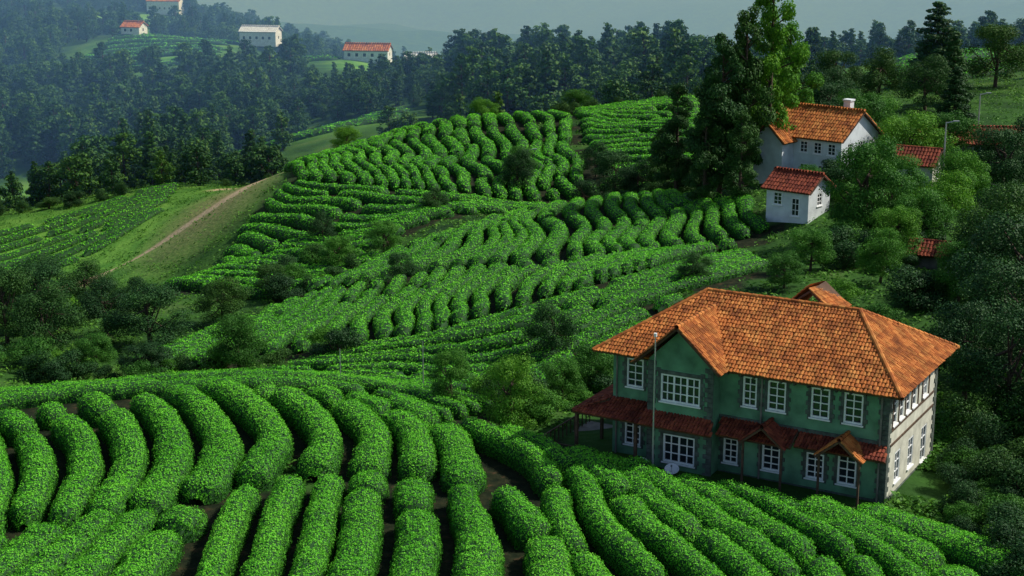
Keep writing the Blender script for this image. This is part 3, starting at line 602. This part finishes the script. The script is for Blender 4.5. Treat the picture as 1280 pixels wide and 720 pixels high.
def gable_house(name,x,y,rot,L,Dp,he,zr,wm,tm,ops_f,ops_e,tw=.3,z=None,hip=0,trim=False):
    z=float(hz(x,y)[0]) if z is None else z
    b_=Bld(name,(x,y,z),rot)
    b_.wall('front_wall',(0,0),(1,0),L,-2,he,ops_f,wm,(0,-1),trim=trim);b_.wall('end_wall',(L,0),(0,1),Dp,-2,he,ops_e,wm,(1,0),trim=trim)
    b_.wall('left_wall',(0,0),(0,1),Dp,-2,he,[],wm,(-1,0));b_.wall('back_wall',(0,Dp),(1,0),L,-2,he,[],wm,(0,1))
    if hip==0:
        g=MB();g.quad((L,0,he),(L,Dp,he),(L,Dp/2,zr-.1));g.quad((0,0,he),(0,Dp,he),(0,Dp/2,zr-.1));g.make('gable_walls',wm,b_.e)
    t=MB();u_=MB();e=.5;dz=(zr-he)/(Dp/2)*e
    a,b2,c_,d_=(-e,-e,he-dz),(L+e,-e,he-dz),(L+e,Dp+e,he-dz),(-e,Dp+e,he-dz);r0=(-e+hip,Dp/2,zr);r1=(L+e-hip,Dp/2,zr)
    roof_plane(t,u_,[a,b2,r1,r0],tw,tw*1.6);roof_plane(t,u_,[c_,d_,r0,r1],tw,tw*1.6)
    if hip: roof_plane(t,u_,[b2,c_,r1],tw,tw*1.6);roof_plane(t,u_,[d_,a,r0],tw,tw*1.6)
    ridge(t,r0,r1,.18)
    t.make('roof_tiles',tm,b_.e);u_.make('roof_boards',UNDER,b_.e);b_.done();return b_
w4=lambda c_,zb:(c_,zb,1.1,1.4,2,3)
cx,cy=38.6,186.
h2=gable_house('white_villa',cx-.74*10.5,cy+.67*10.5,-42,10.5,8.5,5.4,8.2,WWALL,TILE,[w4(5.4,3.3),w4(7.3,3.3),w4(9.2,3.3),w4(5.5,.6),w4(8,.6)],[w4(2,3.3),w4(4.5,3.3),w4(7,3.3),w4(3,.6),w4(6,.6)],.38,z=.5)
ch=MB();ch.box(7.3,8.2,5.5,6.4,6.2,9.1);ch.box(7.2,8.3,5.4,6.5,9.1,9.3);ch.make('chimney',WWALL,h2.e)
wg=MB();uu=MB()
g=MB();g.quad((0,-2.5,-2),(4,-2.5,-2),(4,-2.5,4.8),(0,-2.5,4.8));g.quad((4,-2.5,-2),(4,0,-2),(4,0,4.8),(4,-2.5,4.8));g.quad((0,-2.5,-2),(0,0,-2),(0,0,4.8),(0,-2.5,4.8));g.quad((0,-2.5,4.8),(4,-2.5,4.8),(2,-2.5,6.6));g.make('front_bay_walls',WWALL,h2.e)
roof_plane(wg,uu,[(4.5,-3,4.5),(4.5,.5,4.5),(2,.5,6.8),(2,-3,6.8)],.38,.6);roof_plane(wg,uu,[(-.5,.5,4.5),(-.5,-3,4.5),(2,-3,6.8),(2,.5,6.8)],.38,.6)
wg.make('front_bay_roof',TILE,h2.e);uu.make('front_bay_boards',UNDER,h2.e)
gable_house('garden_cottage',31.8-.77*5.2,168.5+.64*5.2,-40,5.2,4.6,3.0,4.4,WWALL,TILER,[w4(1.4,1.),(3.6,.0,1.0,2.0,2,3)],[w4(2.4,1.)],.38,z=.1)
gable_house('long_tin_shed',55,212,-6,14,6,2.6,4.2,GRAY,TILER,[w4(3,.9),w4(7,.9),w4(11,.9)],[w4(3,.9)],.45)
gable_house('tiled_outbuilding',44.5,184,-30,4.5,4,3.0,4.4,CREAM,TILER,[w4(2,1)],[w4(2,1)],.38)
gable_house('garden_shed',37.6,147,-25,3.2,2.6,1.6,2.4,GRAY,TILER,[],[],.34)
for nm,x,y,L,he,tm,rot in (('hillside_house',-216,958,20,6,TILE,-10),('hillside_hall',-122,722,17,4.5,WWALL,-12),('hillside_cottage',-88,690,10,3.5,TILE,-20),('hillside_bungalow',-64,612,17,3.5,TILE,-8),('hillside_cottage',-40,598,12,4,WWALL,5),('hillside_cottage',-178,735,9,3.2,TILE,-15)):
    gable_house(nm,x,y,rot,L,8,he,he+2,WWALL,tm,[(k,1.,1.4,1.5,1,1) for k in np.arange(2,L-1,3.)],[(4,1.,1.4,1.5,1,1)],.9,z=float(hz(x,y)[0])+(1.5 if nm!='hillside_bungalow' else 0))
def pole(name,x,y,h,r=.06,arm=True,mat=METAL):
    e_=bpy.data.objects.new(name,None);COL.objects.link(e_);e_.location=(x,y,float(hz(x,y)[0])-.3)
    m=MB();v_,f_=tube((0,0,0),(0,0,h),r*1.3,r*.7,8);m.v=[tuple(a) for a in v_];m.f=[tuple(map(int,a)) for a in f_];m.tube((0,0,0),(0,0,.5),r*2.2)
    if arm:
        m.tube((0,0,h-.1),(.9,-.3,h+.15),r*.6);m.box(.7,1.35,-.42,-.18,h+.1,h+.22)
    m.make('pole',mat,e_);return e_
fp=pole('flagpole',8.5,91.2,9.3,.05,False,METAL)
m=MB();m.tube((0,0,9.2),(0,0,9.4),.1);m.make('finial',WHITE,fp)
pole('street_lamp',2.2,225,5,.09);pole('street_lamp',48.3,177,10,.1);pole('utility_pole',-12.5,111.5,3.2,.04,False);pole('utility_pole',-6.5,112,4.5,.04,False);pole('street_lamp',63,215,9,.1)
def dish(x,y,z,rot,r=.55):
    e_=bpy.data.objects.new('satellite_dish',None);COL.objects.link(e_);e_.location=(x,y,z);e_.rotation_euler=(0,0,rot)
    m=MB();K_=20;rings=[]
    for j in range(5):
        rr=r*j/4;rings.append([(math.cos(a)*rr,-.35*(rr/r)**2*r,math.sin(a)*rr) for a in np.linspace(0,2*math.pi,K_,endpoint=False)])
    ca,sa=math.cos(1.1),math.sin(1.1)
    for j in range(4):
        for k in range(K_):
            k2=(k+1)%K_;q=[rings[j][k],rings[j][k2],rings[j+1][k2],rings[j+1][k]]
            m.quad(*[(a,b_*ca+c_*sa,c_*ca-b_*sa+.45) for a,b_,c_ in q])
    m.make('reflector',WHITE,e_)
    s2=MB();s2.tube((0,.1,-.6),(0,.05,.4),.04);s2.tube((0,-.05,.3),(0,-.4,.9),.02);s2.box(-.05,.05,-.46,-.36,.85,.95);s2.make('mount',METAL,e_)
dish(8.0,92.6,.0,.3,.4);dish(9.7,91.4,.0,-.2,.45)
# ------------------------------------------------------------ haze (a real body of humid air over the far valley)
hm=bpy.data.materials.new('valley_haze');hm.use_nodes=True;nt=hm.node_tree;nt.nodes.clear()
o=nt.nodes.new('ShaderNodeOutputMaterial');vs=nt.nodes.new('ShaderNodeVolumeScatter');vs.inputs['Color'].default_value=(.12,.27,.58,1);vs.inputs['Density'].default_value=.0016;vs.inputs['Anisotropy'].default_value=0.
nt.links.new(vs.outputs[0],o.inputs['Volume'])
m=MB();m.box(-4500,4500,290,6400,-400,200);hb=m.make('valley_haze',hm,None)
# ------------------------------------------------------------ camera, light, world
cam=bpy.data.cameras.new('camera');co=bpy.data.objects.new('camera',cam);COL.objects.link(co)
co.location=(0,0,35);co.rotation_euler=(math.radians(90-14.2),0,0);cam.lens=56.25;cam.clip_end=20000;scene.camera=co
sd=Vector((.82,.20,.84)).normalized();el=math.asin(sd.z);az=math.atan2(sd.x,sd.y)
sl=bpy.data.lights.new('sun','SUN');so=bpy.data.objects.new('sun',sl);COL.objects.link(so);sl.energy=5.;sl.angle=math.radians(.5);sl.color=(1,.95,.84)
so.rotation_euler=sd.to_track_quat('Z','Y').to_euler()
w=bpy.data.worlds.new('World');scene.world=w;w.use_nodes=True;nt=w.node_tree
sk=nt.nodes.new('ShaderNodeTexSky');sk.sky_type='NISHITA';sk.sun_disc=False;sk.sun_elevation=el;sk.sun_rotation=az
nt.links.new(sk.outputs[0],nt.nodes['Background'].inputs[0]);nt.nodes['Background'].inputs[1].default_value=.11
scene.view_settings.view_transform='Standard';scene.view_settings.look='None';scene.view_settings.exposure=0
